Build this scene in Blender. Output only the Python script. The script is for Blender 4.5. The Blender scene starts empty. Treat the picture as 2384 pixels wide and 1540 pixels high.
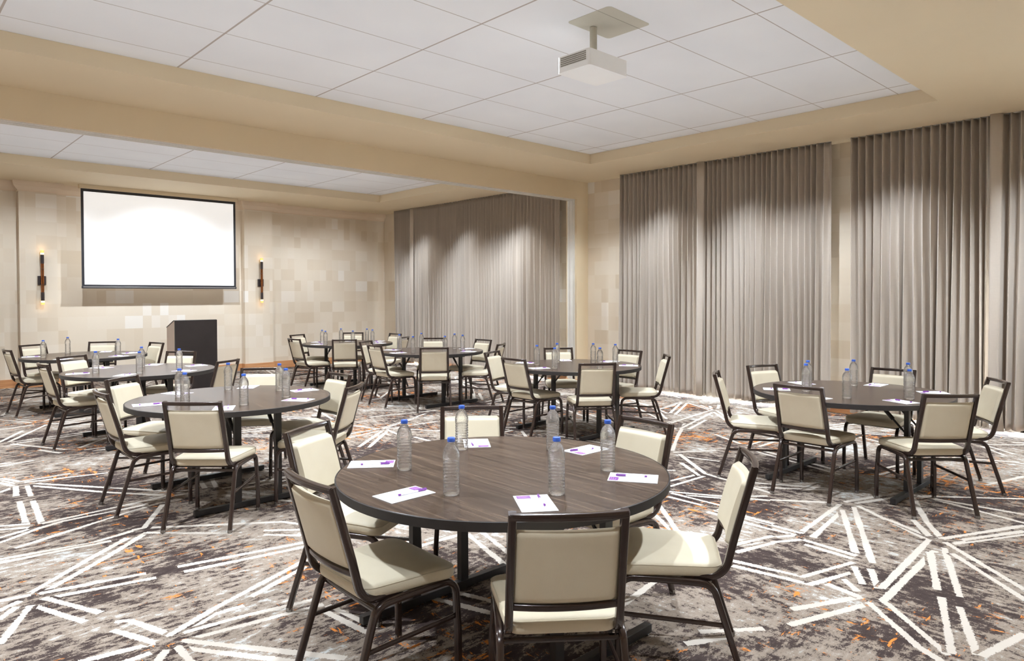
TABLES = {1:[2.183,2.382],2:[2.179,5.588],3:[6.04,2.29],4:[2.28,8.423],5:[6.07,5.377],6:[2.3,11.08],7:[6.19,10.72],8:[6.18,8.3]}
BOTTLES = {1:[[1.846,2.692],[1.751,2.221],[2.307,2.837],[2.637,2.491],[2.064,1.928],[2.52,2.031]],2:[[1.873,5.877],[1.804,5.539],[2.339,6.08],[2.088,5.131],[2.629,5.7],[2.492,5.287]],3:[[5.785,2.547],[6.082,2.66],[5.627,2.154],[6.441,2.41],[6.461,1.976],[5.911,1.797]],4:[[1.836,8.397],[2.159,8.02],[2.383,8.765],[2.592,8.13]],6:[[1.803,11.043],[2.195,11.631],[2.605,10.661]],7:[[5.798,10.903],[5.683,10.572],[6.284,11.124],[6.033,10.288],[6.58,10.738],[6.466,10.374]],8:[[5.925,8.757],[5.792,8.217],[6.388,8.837],[6.162,7.951],[6.641,8.331],[6.517,7.983]],5:[[5.772,5.704],[5.623,5.279],[6.169,5.752],[6.456,5.426],[5.977,4.927],[6.54,5.156]]}
PADS = {1:[[1.908,1.897,-0.6],[1.609,2.35,-1.555],[1.79,2.885,-2.23],[2.459,2.896,2.5],[2.765,2.372,1.555],[2.487,1.861,0.576]],2:[[1.578,5.643,-1.735],[1.938,6.138,-2.676],[2.528,6.113,2.527],[2.785,5.562,1.473],[2.493,5.078,0.597],[1.919,5.076,-0.54]],3:[[5.726,2.774,-2.712],[6.278,2.804,2.703],[6.63,2.286,1.598],[6.437,1.781,0.669],[5.725,1.797,-0.483],[5.422,2.307,-1.732]],4:[[1.679,8.439,-1.73],[2.02,8.958,-2.721],[2.556,8.91,2.467],[2.88,8.444,1.571],[2.585,7.951,0.646],[2.002,7.953,-0.698]],6:[[1.704,11.271,-1.711],[2.657,11.534,2.731],[2.855,11.008,1.732],[2.586,10.553,0.611],[1.947,10.595,-0.698]],7:[[5.889,11.218,-2.724],[5.626,10.718,-1.474],[6.446,11.11,2.536],[6.764,10.649,1.596],[6.512,10.234,0.494]],8:[[5.818,8.805,-2.59],[5.585,8.287,-1.732],[6.77,8.192,1.537],[6.446,7.762,0.516]],5:[[5.839,5.959,-2.76],[5.518,5.415,-1.87],[6.423,5.854,2.502],[6.683,5.354,1.511],[6.446,4.892,0.689]]}
SEGS = [[[0.876,7.365],[0.925,7.083]],[[0.855,7.194],[0.915,7.013]],[[0.894,7.348],[0.986,7.131]],[[0.813,6.848],[0.933,6.965]],[[0.995,7.122],[1.346,7.148]],[[1.018,7.069],[1.593,6.945]],[[1.08,6.947],[1.788,5.968]],[[1.041,6.892],[1.432,6.253],[1.732,5.853]],[[0.933,6.965],[0.891,6.634]],[[1.006,6.925],[0.975,6.554]],[[0.883,6.43],[0.824,5.746]],[[0.962,6.38],[0.908,5.707]],[[0.69,5.833],[0.833,5.758]],[[0.679,5.743],[0.82,5.667]],[[0.812,5.615],[0.655,5.553]],[[0.916,5.7],[1.395,5.763],[1.742,5.816]],[[0.642,5.439],[0.874,5.596],[1.027,5.657],[1.567,5.672]],[[0.703,5.257],[1.277,5.504],[1.53,5.609]],[[0.6,5.094],[1.068,5.031],[1.328,5.101]],[[0.591,5.025],[0.952,5.002],[1.154,4.984]],[[1.332,5.117],[1.394,5.117],[1.653,5.589]],[[1.373,4.992],[1.07,4.691],[0.689,4.356]],[[1.25,4.966],[1.007,4.751],[0.645,4.399]],[[1.378,4.994],[1.774,4.596]],[[1.437,5.077],[2.126,4.582],[2.184,4.463]],[[0.689,4.356],[1.158,4.263]],[[0.711,4.258],[1.181,4.158]],[[0.514,4.392],[0.634,4.372]],[[0.498,4.26],[0.583,4.314]],[[0.484,4.145],[0.561,4.244]],[[0.688,4.273],[0.852,3.889]],[[0.633,4.198],[0.772,3.829]],[[0.617,4.213],[0.448,3.851]],[[1.338,4.235],[2.037,4.103]],[[1.34,4.132],[2.008,4.026]],[[1.963,4.492],[2.137,4.346]],[[1.927,4.411],[2.085,4.241]],[[0.888,3.719],[0.937,3.692],[1.032,3.405]],[[0.854,3.632],[0.953,3.388]],[[1.032,3.405],[1.293,3.546],[1.937,3.831]],[[1.094,3.383],[1.253,3.475],[1.394,3.472]],[[1.48,3.553],[1.857,3.725]],[[1.094,3.383],[1.354,3.357],[1.708,3.287]],[[1.062,3.303],[1.692,3.21]],[[1.062,3.303],[1.509,2.668]],[[1.018,3.263],[1.361,2.752]],[[0.949,3.374],[0.677,3.42]],[[0.908,3.291],[0.804,3.283]],[[0.971,3.265],[0.904,3.179]],[[1.021,3.252],[1.02,3.069]],[[1.71,3.17],[1.755,2.812]],[[1.666,3.146],[1.705,2.782]],[[5.308,2.079],[4.489,2.009]],[[5.183,2.01],[4.469,1.917]],[[5.166,2.003],[4.384,1.624]],[[5.312,1.979],[4.292,1.495]],[[5.37,1.971],[4.942,1.392]],[[5.187,1.698],[5.029,1.417]],[[5.375,2.885],[5.718,2.262]],[[5.277,2.771],[5.709,2.214]],[[4.958,2.614],[5.309,2.151]],[[5.411,2.078],[5.922,1.899]],[[5.435,2.005],[5.983,1.787]],[[4.489,2.009],[4.519,2.646]],[[4.423,2.017],[4.431,2.662]],[[4.397,2.023],[4.042,2.236]],[[4.359,1.951],[3.962,2.192]],[[4.374,1.93],[4.336,1.606]],[[4.298,1.887],[4.271,1.606]],[[5.036,1.411],[5.307,1.583]],[[5.036,1.338],[5.31,1.497],[5.826,1.73]],[[5.042,1.332],[5.714,1.029]],[[4.927,1.286],[5.511,0.993]],[[5.104,1.238],[5.577,1.005]],[[4.949,1.386],[3.956,1.328]],[[4.755,1.301],[3.796,1.267]],[[4.71,1.311],[4.148,1.12]],[[4.852,1.274],[4.135,1.013]],[[4.969,1.297],[4.479,0.804]],[[4.782,1.21],[4.333,0.777]],[[3.752,1.367],[3.369,1.542]],[[3.715,1.299],[3.2,1.477]],[[3.71,1.304],[3.405,0.989]],[[3.796,1.267],[3.426,0.885]],[[3.755,1.375],[3.802,1.576]],[[3.822,1.407],[3.924,1.512]],[[3.8,1.684],[3.729,2.063]],[[3.725,1.612],[3.661,2.025]],[[3.8,1.684],[4.209,1.574]],[[3.725,1.612],[4.059,1.518]],[[4.149,1.544],[3.938,1.421]],[[4.176,1.462],[3.94,1.343]],[[4.047,1.073],[3.453,0.876]],[[3.985,0.976],[3.519,0.797]],[[3.523,0.777],[3.881,0.695]],[[2.69,1.714],[2.866,1.626]],[[2.834,1.731],[3.063,1.55]],[[3.405,0.989],[3.343,0.885]],[[5.892,1.769],[5.537,1.579]],[[5.978,1.687],[5.785,1.042]],[[5.973,1.744],[6.008,1.083]],[[6.004,1.714],[6.465,1.167]],[[6.727,1.465],[7.27,1.313]],[[4.552,2.903],[4.574,2.808]],[[4.747,3.028],[4.917,2.757],[5.122,2.56]],[[4.697,2.996],[4.835,2.759]],[[4.827,3.236],[5.294,3.215]],[[4.966,3.33],[5.308,3.285]],[[5.87,3.833],[5.385,3.253]],[[5.569,3.617],[5.293,3.258]],[[5.385,3.253],[5.229,2.564]],[[4.684,3.157],[5.027,2.493]],[[4.559,3.073],[4.556,2.789]],[[4.662,3.109],[4.651,2.667]],[[4.163,2.958],[3.875,2.556]],[[4.317,2.988],[3.892,2.54]],[[4.443,2.661],[4.411,2.187]],[[4.555,2.641],[4.532,2.222]],[[3.966,2.2],[4.297,2.106]],[[3.871,2.123],[4.173,2.045]],[[5.954,3.971],[6.601,4.334]],[[6.601,4.334],[7.307,4.696]],[[5.899,3.913],[6.263,3.672]],[[5.792,3.802],[5.882,3.411]],[[8.569,6.585],[7.803,5.289]],[[7.966,5.965],[7.309,5.032]],[[7.931,5.548],[8.747,5.694]],[[7.941,5.538],[8.676,5.621]],[[7.845,5.265],[8.709,5.66]],[[7.784,5.149],[8.776,5.594]],[[8.776,5.594],[8.412,5.016]],[[8.691,5.329],[8.449,4.98]],[[8.741,5.213],[8.59,5.097]],[[8.921,5.173],[8.612,5.01]],[[7.226,4.88],[8.428,5.001]],[[7.214,4.841],[8.095,4.963]],[[7.007,4.561],[8.331,4.911]],[[8.331,4.911],[7.813,4.412]],[[8.441,4.927],[8.143,4.629]],[[8.47,4.96],[8.526,4.782]],[[7.904,5.512],[7.433,5.044]],[[7.195,4.859],[6.932,4.578]],[[7.369,5.106],[7.282,5.41]],[[7.046,4.477],[7.721,4.657]],[[4.522,7.037],[5.466,7.487]],[[4.485,6.98],[5.249,7.354]],[[4.522,6.944],[5.242,6.931]],[[4.061,6.99],[4.449,7.015]],[[3.943,6.811],[4.377,6.902]],[[3.774,6.324],[4.404,6.876]],[[3.833,6.231],[4.449,6.833]],[[4.485,6.888],[4.432,6.587]],[[4.578,6.983],[4.881,6.414]],[[4.808,7.784],[5.717,7.606]],[[4.476,6.335],[4.477,6.055]],[[4.335,7.41],[4.449,7.015]],[[6.256,10.158],[5.853,9.162]],[[5.853,9.162],[6.633,9.979]],[[5.637,9.063],[5.821,9.114]]]
CAM = {'H':1.564,'f':[0.685667,0.727698,-0.017761],'r':[0.727776,-0.685809,-0.00279],'u':[0.014211,0.011013,0.999838],'fpx':1618.81,'cy':717.68}
CHAIRS = {'1a':[1.819,1.701,5.606],'1b':[1.521,2.426,4.694],'1c':[1.855,3.141,3.639],'1d':[2.592,3.073,2.489],'1e':[2.868,2.31,1.458],'1f':[2.574,1.687,0.627],'2a':[1.784,4.937,5.52],'2b':[1.564,5.69,4.704],'2c':[1.804,6.334,3.793],'2d':[2.655,6.263,2.53],'2e':[2.817,5.531,1.576],'2f':[2.603,4.957,0.713],'3a':[5.468,2.335,4.689],'3b':[5.669,1.617,5.533],'3c':[6.511,1.623,0.574],'3d':[6.692,2.264,1.556],'3e':[6.373,3.009,2.81],'3f':[5.678,2.987,3.596],'4a':[1.668,8.521,4.76],'4b':[1.957,9.139,3.681],'4c':[2.75,9.011,2.32],'4d':[2.749,7.801,0.595],'5a':[5.775,6.114,3.496],'5b':[5.52,5.529,4.695],'5c':[5.63,4.755,5.625],'5d':[6.548,4.783,0.744],'5e':[6.766,5.344,1.524],'5f':[6.535,6.002,2.511],'6a':[1.705,11.164,4.808],'6b':[1.965,11.798,3.591],'6c':[2.62,11.805,2.712],'6d':[2.989,11.192,1.79],'7a':[5.443,10.647,4.759],'7b':[5.863,11.456,3.571],'7c':[5.772,10.067,5.689],'7d':[6.638,11.366,2.518],'7e':[6.887,10.738,1.56],'7f':[6.566,10.022,0.593],'8a':[5.557,8.401,4.676],'8b':[5.771,8.965,3.675],'8c':[5.752,7.663,5.637],'8d':[6.678,8.949,2.422],'8e':[6.888,8.276,1.569],'8f':[6.573,7.606,0.542]}
EXPOSURE = 0.37
import bpy, bmesh, math, random
from mathutils import Vector, Matrix
random.seed(7)
PI = math.pi
sc = bpy.context.scene
col = bpy.data.collections.new('meeting_room'); sc.collection.children.link(col)

# ------------------------------------------------------------------ materials
def new_mat(name):
    m = bpy.data.materials.new(name); m.use_nodes = True
    nt = m.node_tree; bs = nt.nodes['Principled BSDF']
    return m, nt, bs
def N(nt, t, **kw):
    n = nt.nodes.new(t)
    for k, v in kw.items():
        if k in n.inputs: n.inputs[k].default_value = v
        else: setattr(n, k, v)
    return n
def L(nt, a, b): nt.links.new(a, b)
def math_n(nt, op, a, b=None, clamp=False):
    n = nt.nodes.new('ShaderNodeMath'); n.operation = op; n.use_clamp = clamp
    for i, v in enumerate((a, b)):
        if v is None: continue
        if isinstance(v, (int, float)): n.inputs[i].default_value = v
        else: nt.links.new(v, n.inputs[i])
    return n.outputs[0]
def mixc(nt, fac, a, b, mode='MIX'):
    n = nt.nodes.new('ShaderNodeMix'); n.data_type = 'RGBA'; n.blend_type = mode
    for i, v in ((0, fac), (6, a), (7, b)):
        if isinstance(v, (int, float)): n.inputs[i].default_value = v
        elif isinstance(v, tuple): n.inputs[i].default_value = v
        else: nt.links.new(v, n.inputs[i])
    return n.outputs[2]
def ramp(nt, fac, stops, interp='LINEAR'):
    n = nt.nodes.new('ShaderNodeValToRGB'); cr = n.color_ramp; cr.interpolation = interp
    while len(cr.elements) > len(stops): cr.elements.remove(cr.elements[-1])
    while len(cr.elements) < len(stops): cr.elements.new(0.5)
    for e, (p, c) in zip(cr.elements, stops):
        e.position = p; e.color = c if len(c) == 4 else (*c, 1)
    nt.links.new(fac, n.inputs[0]); return n.outputs[0]
def s2l(r, g, b):
    f = lambda c: (c/255/12.92) if c/255 <= .04045 else ((c/255+.055)/1.055)**2.4
    return (f(r), f(g), f(b), 1)
def noise(nt, vec, scale, detail=3, rough=.5):
    n = N(nt, 'ShaderNodeTexNoise', Scale=scale, Detail=detail, Roughness=rough)
    if vec is not None: nt.links.new(vec, n.inputs['Vector'])
    return n.outputs['Fac']
def mapped(nt, vec, scale=(1, 1, 1), rot=(0, 0, 0), loc=(0, 0, 0)):
    n = nt.nodes.new('ShaderNodeMapping'); nt.links.new(vec, n.inputs[0])
    n.inputs['Scale'].default_value = scale; n.inputs['Rotation'].default_value = rot; n.inputs['Location'].default_value = loc
    return n.outputs[0]
def bump(nt, bs, h, strength=.3, dist=.01):
    b = N(nt, 'ShaderNodeBump', Strength=strength, Distance=dist); nt.links.new(h, b.inputs['Height']); nt.links.new(b.outputs[0], bs.inputs['Normal'])
def plain(name, color, rough=.5, metal=0, spec=.5, var=.04, vscale=6, bmp=0, bscale=200, coat=0):
    m, nt, bs = new_mat(name)
    tc = nt.nodes.new('ShaderNodeTexCoord').outputs['Object']
    f = noise(nt, tc, vscale, 3)
    c = tuple(color[:3])
    a = tuple(max(0, x*(1-var)) for x in c)+(1,); b = tuple(min(1, x*(1+var)) for x in c)+(1,)
    L(nt, ramp(nt, f, [(.3, a), (.7, b)]), bs.inputs['Base Color'])
    bs.inputs['Roughness'].default_value = rough; bs.inputs['Metallic'].default_value = metal
    bs.inputs['Specular IOR Level'].default_value = spec
    if coat: bs.inputs['Coat Weight'].default_value = coat; bs.inputs['Coat Roughness'].default_value = .08
    if bmp: bump(nt, bs, noise(nt, tc, bscale, 2), bmp, .002)
    return m
M = {}
M['paint'] = plain('soffit_paint', s2l(225, 207, 176), .75, var=.015, vscale=1.2, spec=.25)
M['frame'] = plain('bronze_brown_chair_metal', s2l(52, 38, 33), .22, metal=.25, coat=.5, var=.02, vscale=3)
M['black_steel'] = plain('black_table_steel', s2l(38, 36, 36), .4, var=.1)
M['edge'] = plain('dark_table_edge', s2l(54, 50, 48), .6, var=.06, vscale=20, spec=.2)
M['chrome'] = plain('clear_grey_glide', s2l(150, 146, 142), .2, metal=.7)
M['cap_blue'] = plain('blue_cap_plastic', s2l(54, 94, 188), .4, var=.06, vscale=60)
M['paper'] = plain('white_paper', s2l(247, 246, 248), .6, var=.01, spec=.3)
M['purple'] = plain('purple_print', s2l(122, 62, 142), .5, var=.06, vscale=80)
M['print_light'] = plain('pale_print', s2l(206, 170, 208), .6)
M['print_peach'] = plain('peach_print', s2l(226, 178, 178), .6)
M['pen_purple'] = plain('purple_pen_plastic', s2l(118, 56, 146), .3, var=.1, vscale=80)
M['pen_clear'] = plain('pale_pen_barrel', s2l(228, 224, 232), .25, var=.03)
M['pen_ink'] = plain('pen_ink_tube', s2l(150, 120, 160), .4)
M['screen_black'] = plain('black_screen_border', s2l(44, 43, 48), .4)
M['alu'] = plain('brushed_aluminium', s2l(196, 193, 188), .35, metal=.7)
M['white_plastic'] = plain('white_projector_plastic', s2l(243, 241, 238), .45, var=.01)
M['grille'] = plain('grey_vent_mesh', s2l(148, 142, 130), .6)
M['plate'] = plain('putty_ceiling_plate', s2l(196, 190, 174), .6, var=.02)
M['seam'] = plain('ceiling_seam_line', s2l(150, 143, 128), .7)  # darker tone of the joint line across the plate
M['lectern_black'] = plain('black_lectern_laminate', s2l(42, 36, 35), .38, var=.18, vscale=4)
M['lectern_side'] = plain('lectern_side_reflection_tone', s2l(208, 187, 172), .4, var=.03)  # pale tone painted in for the wall's reflection on the dark side
M['bronze'] = plain('dark_bronze_metal', s2l(70, 62, 62), .35, metal=.4)
M['amber'] = plain('copper_amber_rod', s2l(150, 88, 44), .2, metal=.55, var=.25, vscale=40)
M['track'] = plain('white_partition_track', s2l(226, 222, 214), .45, metal=.2)
def mk_pane():
    m, nt, bs = new_mat('window_glass')
    bs.inputs['Base Color'].default_value = (.95, .98, 1, 1); bs.inputs['Roughness'].default_value = 0; bs.inputs['IOR'].default_value = 1.1
    bs.inputs['Transmission Weight'].default_value = 1
    return m
M['glass_pane'] = mk_pane()
M['groove'] = plain('column_groove', s2l(150, 142, 128), .5, metal=.3)

def mk_crown():
    return plain('cream_crown_moulding', s2l(226, 206, 182), .6, var=.02, vscale=2)
M['crown'] = mk_crown()

def mk_fabric():   # cream vinyl upholstery with a fine weave
    m, nt, bs = new_mat('cream_vinyl_upholstery')
    tc = nt.nodes.new('ShaderNodeTexCoord').outputs['Object']
    f = noise(nt, tc, 5, 3); g = noise(nt, tc, 420, 1)
    c = ramp(nt, f, [(.3, s2l(211, 199, 174)), (.7, s2l(220, 209, 185))])
    c = mixc(nt, math_n(nt, 'MULTIPLY', g, .22), c, s2l(188, 178, 158))
    L(nt, c, bs.inputs['Base Color']); bs.inputs['Roughness'].default_value = .5; bs.inputs['Specular IOR Level'].default_value = .4
    w1 = N(nt, 'ShaderNodeTexWave', Scale=160, Distortion=1.5); L(nt, tc, w1.inputs['Vector'])
    bump(nt, bs, math_n(nt, 'ADD', math_n(nt, 'MULTIPLY', w1.outputs['Fac'], .4), g), .18, .0015)
    return m
M['fabric'] = mk_fabric()
M['piping'] = plain('cream_piping', s2l(196, 184, 160), .5)

def mk_wood_top():
    m, nt, bs = new_mat('walnut_laminate')
    tc = nt.nodes.new('ShaderNodeTexCoord').outputs['Object']
    v = mapped(nt, tc, (15, .6, 1), (0, 0, .10))
    a = noise(nt, v, 2.4, 8, .68)
    v2 = mapped(nt, tc, (60, 1.6, 1), (0, 0, .10))
    b = noise(nt, v2, 2.0, 4, .6)
    v3 = mapped(nt, tc, (3, .3, 1), (0, 0, .10), (3, 1, 0))
    d = noise(nt, v3, 2.2, 3, .5)
    f = math_n(nt, 'ADD', math_n(nt, 'MULTIPLY', a, .50), math_n(nt, 'ADD', math_n(nt, 'MULTIPLY', b, .36), math_n(nt, 'MULTIPLY', d, .18)))
    c = ramp(nt, f, [(.36, s2l(44, 33, 27)), (.47, s2l(63, 50, 42)), (.56, s2l(80, 65, 54)), (.66, s2l(110, 91, 76))])
    L(nt, c, bs.inputs['Base Color'])
    bs.inputs['Roughness'].default_value = .27; bs.inputs['Specular IOR Level'].default_value = .3
    return m
M['wood'] = mk_wood_top()

def mk_baseboard():
    m, nt, bs = new_mat('honey_wood_baseboard')
    tc = nt.nodes.new('ShaderNodeTexCoord').outputs['Object']
    f = noise(nt, mapped(nt, tc, (.6, .6, 14)), 3, 4)
    L(nt, ramp(nt, f, [(.3, s2l(186, 128, 84)), (.7, s2l(214, 160, 112))]), bs.inputs['Base Color'])
    bs.inputs['Roughness'].default_value = .4
    return m
M['base'] = mk_baseboard()

def mk_ceiling(ox, oy, sx=1.40, sy=.785):
    m, nt, bs = new_mat('white_ceiling_tile')
    g = nt.nodes.new('ShaderNodeNewGeometry').outputs['Position']
    s = nt.nodes.new('ShaderNodeSeparateXYZ'); L(nt, g, s.inputs[0])
    def line(c, o, p, w):
        fr = math_n(nt, 'FRACT', math_n(nt, 'DIVIDE', math_n(nt, 'SUBTRACT', c, o-50*p-p/2), p))
        d = math_n(nt, 'MULTIPLY', math_n(nt, 'ABSOLUTE', math_n(nt, 'SUBTRACT', fr, .5)), p)
        return math_n(nt, 'LESS_THAN', d, w)
    lx = line(s.outputs[0], ox, sx, .0085); ly = line(s.outputs[1], oy, sy, .0045)
    ln = math_n(nt, 'MAXIMUM', lx, ly)
    f = noise(nt, g, 1.1, 2); f2 = noise(nt, g, 260, 2)
    base = ramp(nt, f, [(.3, s2l(236, 236, 238)), (.7, s2l(242, 242, 243))])
    base = mixc(nt, math_n(nt, 'MULTIPLY', f2, .1), base, s2l(214, 213, 212))
    L(nt, mixc(nt, ln, base, s2l(186, 175, 168)), bs.inputs['Base Color'])
    bs.inputs['Roughness'].default_value = .85; bs.inputs['Specular IOR Level'].default_value = .15
    bump(nt, bs, math_n(nt, 'SUBTRACT', 1.0, ln), .4, .004)
    return m
M['tile'] = mk_ceiling(2.21, 2.60)

def mk_wallpaper():   # patchwork of pale squares
    m, nt, bs = new_mat('patchwork_wallpaper')
    g = nt.nodes.new('ShaderNodeNewGeometry').outputs['Position']
    s = nt.nodes.new('ShaderNodeSeparateXYZ'); L(nt, g, s.inputs[0])
    u = math_n(nt, 'ADD', s.outputs[0], s.outputs[1])
    def cells(w, h, seed, off):
        row = math_n(nt, 'FLOOR', math_n(nt, 'DIVIDE', s.outputs[2], h))
        sh = math_n(nt, 'MULTIPLY', math_n(nt, 'MODULO', row, 3), off)
        cx = math_n(nt, 'FLOOR', math_n(nt, 'DIVIDE', math_n(nt, 'ADD', u, sh), w))
        cb = nt.nodes.new('ShaderNodeCombineXYZ'); L(nt, cx, cb.inputs[0]); L(nt, row, cb.inputs[1]); cb.inputs[2].default_value = seed
        wn = nt.nodes.new('ShaderNodeTexWhiteNoise'); L(nt, cb.outputs[0], wn.inputs['Vector'])
        return wn.outputs['Value']
    a = cells(.31, .24, 1.3, 0.0); b = cells(.155, .24, 7.7, 0.0); c_ = cells(.62, .48, 3.1, .155)
    pick = math_n(nt, 'GREATER_THAN', cells(.62, .48, 9.2, 0.0), .55)
    small = math_n(nt, 'ADD', math_n(nt, 'MULTIPLY', b, pick), math_n(nt, 'MULTIPLY', a, math_n(nt, 'SUBTRACT', 1.0, pick)))
    v = math_n(nt, 'ADD', math_n(nt, 'MULTIPLY', small, .75), math_n(nt, 'MULTIPLY', c_, .25))
    col_ = ramp(nt, v, [(.05, s2l(217, 201, 178)), (.3, s2l(225, 211, 191)), (.7, s2l(229, 217, 199)), (.85, s2l(234, 223, 208)), (.93, s2l(240, 234, 225))])
    st = noise(nt, mapped(nt, g, (90, 90, 4)), 3, 2)
    col_ = mixc(nt, math_n(nt, 'MULTIPLY', st, .12), col_, s2l(206, 190, 168))
    L(nt, col_, bs.inputs['Base Color'])
    bs.inputs['Specular IOR Level'].default_value = .3
    L(nt, math_n(nt, 'ADD', .42, math_n(nt, 'MULTIPLY', small, .3)), bs.inputs['Roughness'])
    return m
M['wallpaper'] = mk_wallpaper()

def mk_curtain():
    m, nt, bs = new_mat('taupe_linen_curtain')
    g = nt.nodes.new('ShaderNodeNewGeometry').outputs['Position']
    slub = noise(nt, mapped(nt, g, (6, 6, 170)), 2.2, 3, .6)
    thr = noise(nt, mapped(nt, g, (240, 240, 8)), 2.2, 2, .6)
    f = math_n(nt, 'ADD', math_n(nt, 'MULTIPLY', slub, .6), math_n(nt, 'MULTIPLY', thr, .4))
    L(nt, ramp(nt, f, [(.2, s2l(184, 173, 161)), (.5, s2l(190, 179, 167)), (.8, s2l(196, 186, 174))]), bs.inputs['Base Color'])
    bs.inputs['Roughness'].default_value = .8; bs.inputs['Specular IOR Level'].default_value = .2
    bs.inputs['Sheen Weight'].default_value = .15
    bump(nt, bs, f, .08, .0015)
    return m
M['curtain'] = mk_curtain()

def mk_carpet():
    # mottled bi-directional streaks; the uv map carries the inlaid cream lines (v across, u along); no uv = plain ground
    m, nt, bs = new_mat('mottled_patterned_carpet')
    g = nt.nodes.new('ShaderNodeNewGeometry').outputs['Position']
    at = nt.nodes.new('ShaderNodeAttribute'); at.attribute_name = 'line'
    sx = nt.nodes.new('ShaderNodeSeparateXYZ'); L(nt, at.outputs['Vector'], sx.inputs[0])
    nA = noise(nt, mapped(nt, g, (4.2, 9.5, 1)), 2.0, 9, .74)      # streaks along x
    nB = noise(nt, mapped(nt, g, (9.5, 3.6, 1), loc=(4, 2, 0)), 2.0, 9, .74)  # streaks along y
    sg = nt.nodes.new('ShaderNodeSeparateXYZ'); L(nt, g, sg.inputs[0])
    big = math_n(nt, 'ADD', noise(nt, g, .6, 3), math_n(nt, 'MULTIPLY', math_n(nt, 'SUBTRACT', sg.outputs[0], 2.6), .16))
    bias = ramp(nt, big, [(.36, (0, 0, 0)), (.64, (1, 1, 1))])
    v = mixc(nt, bias, nA, nB)
    sv = nt.nodes.new('ShaderNodeSeparateColor'); L(nt, v, sv.inputs[0]); v = sv.outputs[0]
    patch = noise(nt, g, 1.15, 4, .55)
    grain = noise(nt, g, 150, 2, .8)
    mid = noise(nt, mapped(nt, g, (1, 1.6, 1)), 24, 4, .7)
    v = math_n(nt, 'ADD', v, math_n(nt, 'MULTIPLY', math_n(nt, 'SUBTRACT', mid, .5), .30))
    v2 = math_n(nt, 'ADD', math_n(nt, 'ADD', v, math_n(nt, 'MULTIPLY', math_n(nt, 'SUBTRACT', patch, .5), .75)), math_n(nt, 'MULTIPLY', math_n(nt, 'SUBTRACT', grain, .5), .26))
    ground = ramp(nt, v2, [(.30, s2l(56, 46, 44)), (.482, s2l(74, 63, 59)), (.488, s2l(134, 121, 109)), (.624, s2l(150, 137, 124)), (.632, s2l(168, 162, 154)), (.72, s2l(190, 193, 192))])
    # orange flecks live in the dark areas
    nO = noise(nt, mapped(nt, g, (3.2, 13, 1), (0, 0, .1), (7, 7, 0)), 1.5, 7, .72)
    nO2 = noise(nt, mapped(nt, g, (13, 3.2, 1), (0, 0, .1), (3, 9, 0)), 1.5, 7, .72)
    area = noise(nt, mapped(nt, g, loc=(5, 5, 0)), .8, 2)
    o = math_n(nt, 'GREATER_THAN', math_n(nt, 'ADD', math_n(nt, 'MAXIMUM', nO, nO2), math_n(nt, 'MULTIPLY', math_n(nt, 'SUBTRACT', area, .5), .35)), .622)
    o = math_n(nt, 'MULTIPLY', o, math_n(nt, 'LESS_THAN', v2, .515))
    ground = mixc(nt, o, ground, s2l(210, 130, 62))
    # cream lines
    jag = noise(nt, g, 70, 3, .75)
    wear = noise(nt, g, 2.6, 4, .6)
    edge = math_n(nt, 'ADD', math_n(nt, 'ABSOLUTE', sx.outputs[1]), math_n(nt, 'MULTIPLY', math_n(nt, 'SUBTRACT', jag, .5), .9))
    lw = math_n(nt, 'LESS_THAN', edge, math_n(nt, 'ADD', .12, math_n(nt, 'MULTIPLY', wear, .82)))
    isl = math_n(nt, 'GREATER_THAN', sx.outputs[2], .5)
    ln = math_n(nt, 'MULTIPLY', lw, isl)
    cream = mixc(nt, math_n(nt, 'MULTIPLY', noise(nt, g, 12, 4), .35), s2l(198, 189, 178), s2l(176, 166, 155))
    c = mixc(nt, ln, ground, cream)
    L(nt, c, bs.inputs['Base Color'])
    bs.inputs['Roughness'].default_value = .95; bs.inputs['Specular IOR Level'].default_value = .08
    bump(nt, bs, math_n(nt, 'ADD', noise(nt, g, 320, 2, .7), math_n(nt, 'MULTIPLY', ln, .6)), .35, .006)
    return m
M['carpet'] = mk_carpet()

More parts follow.
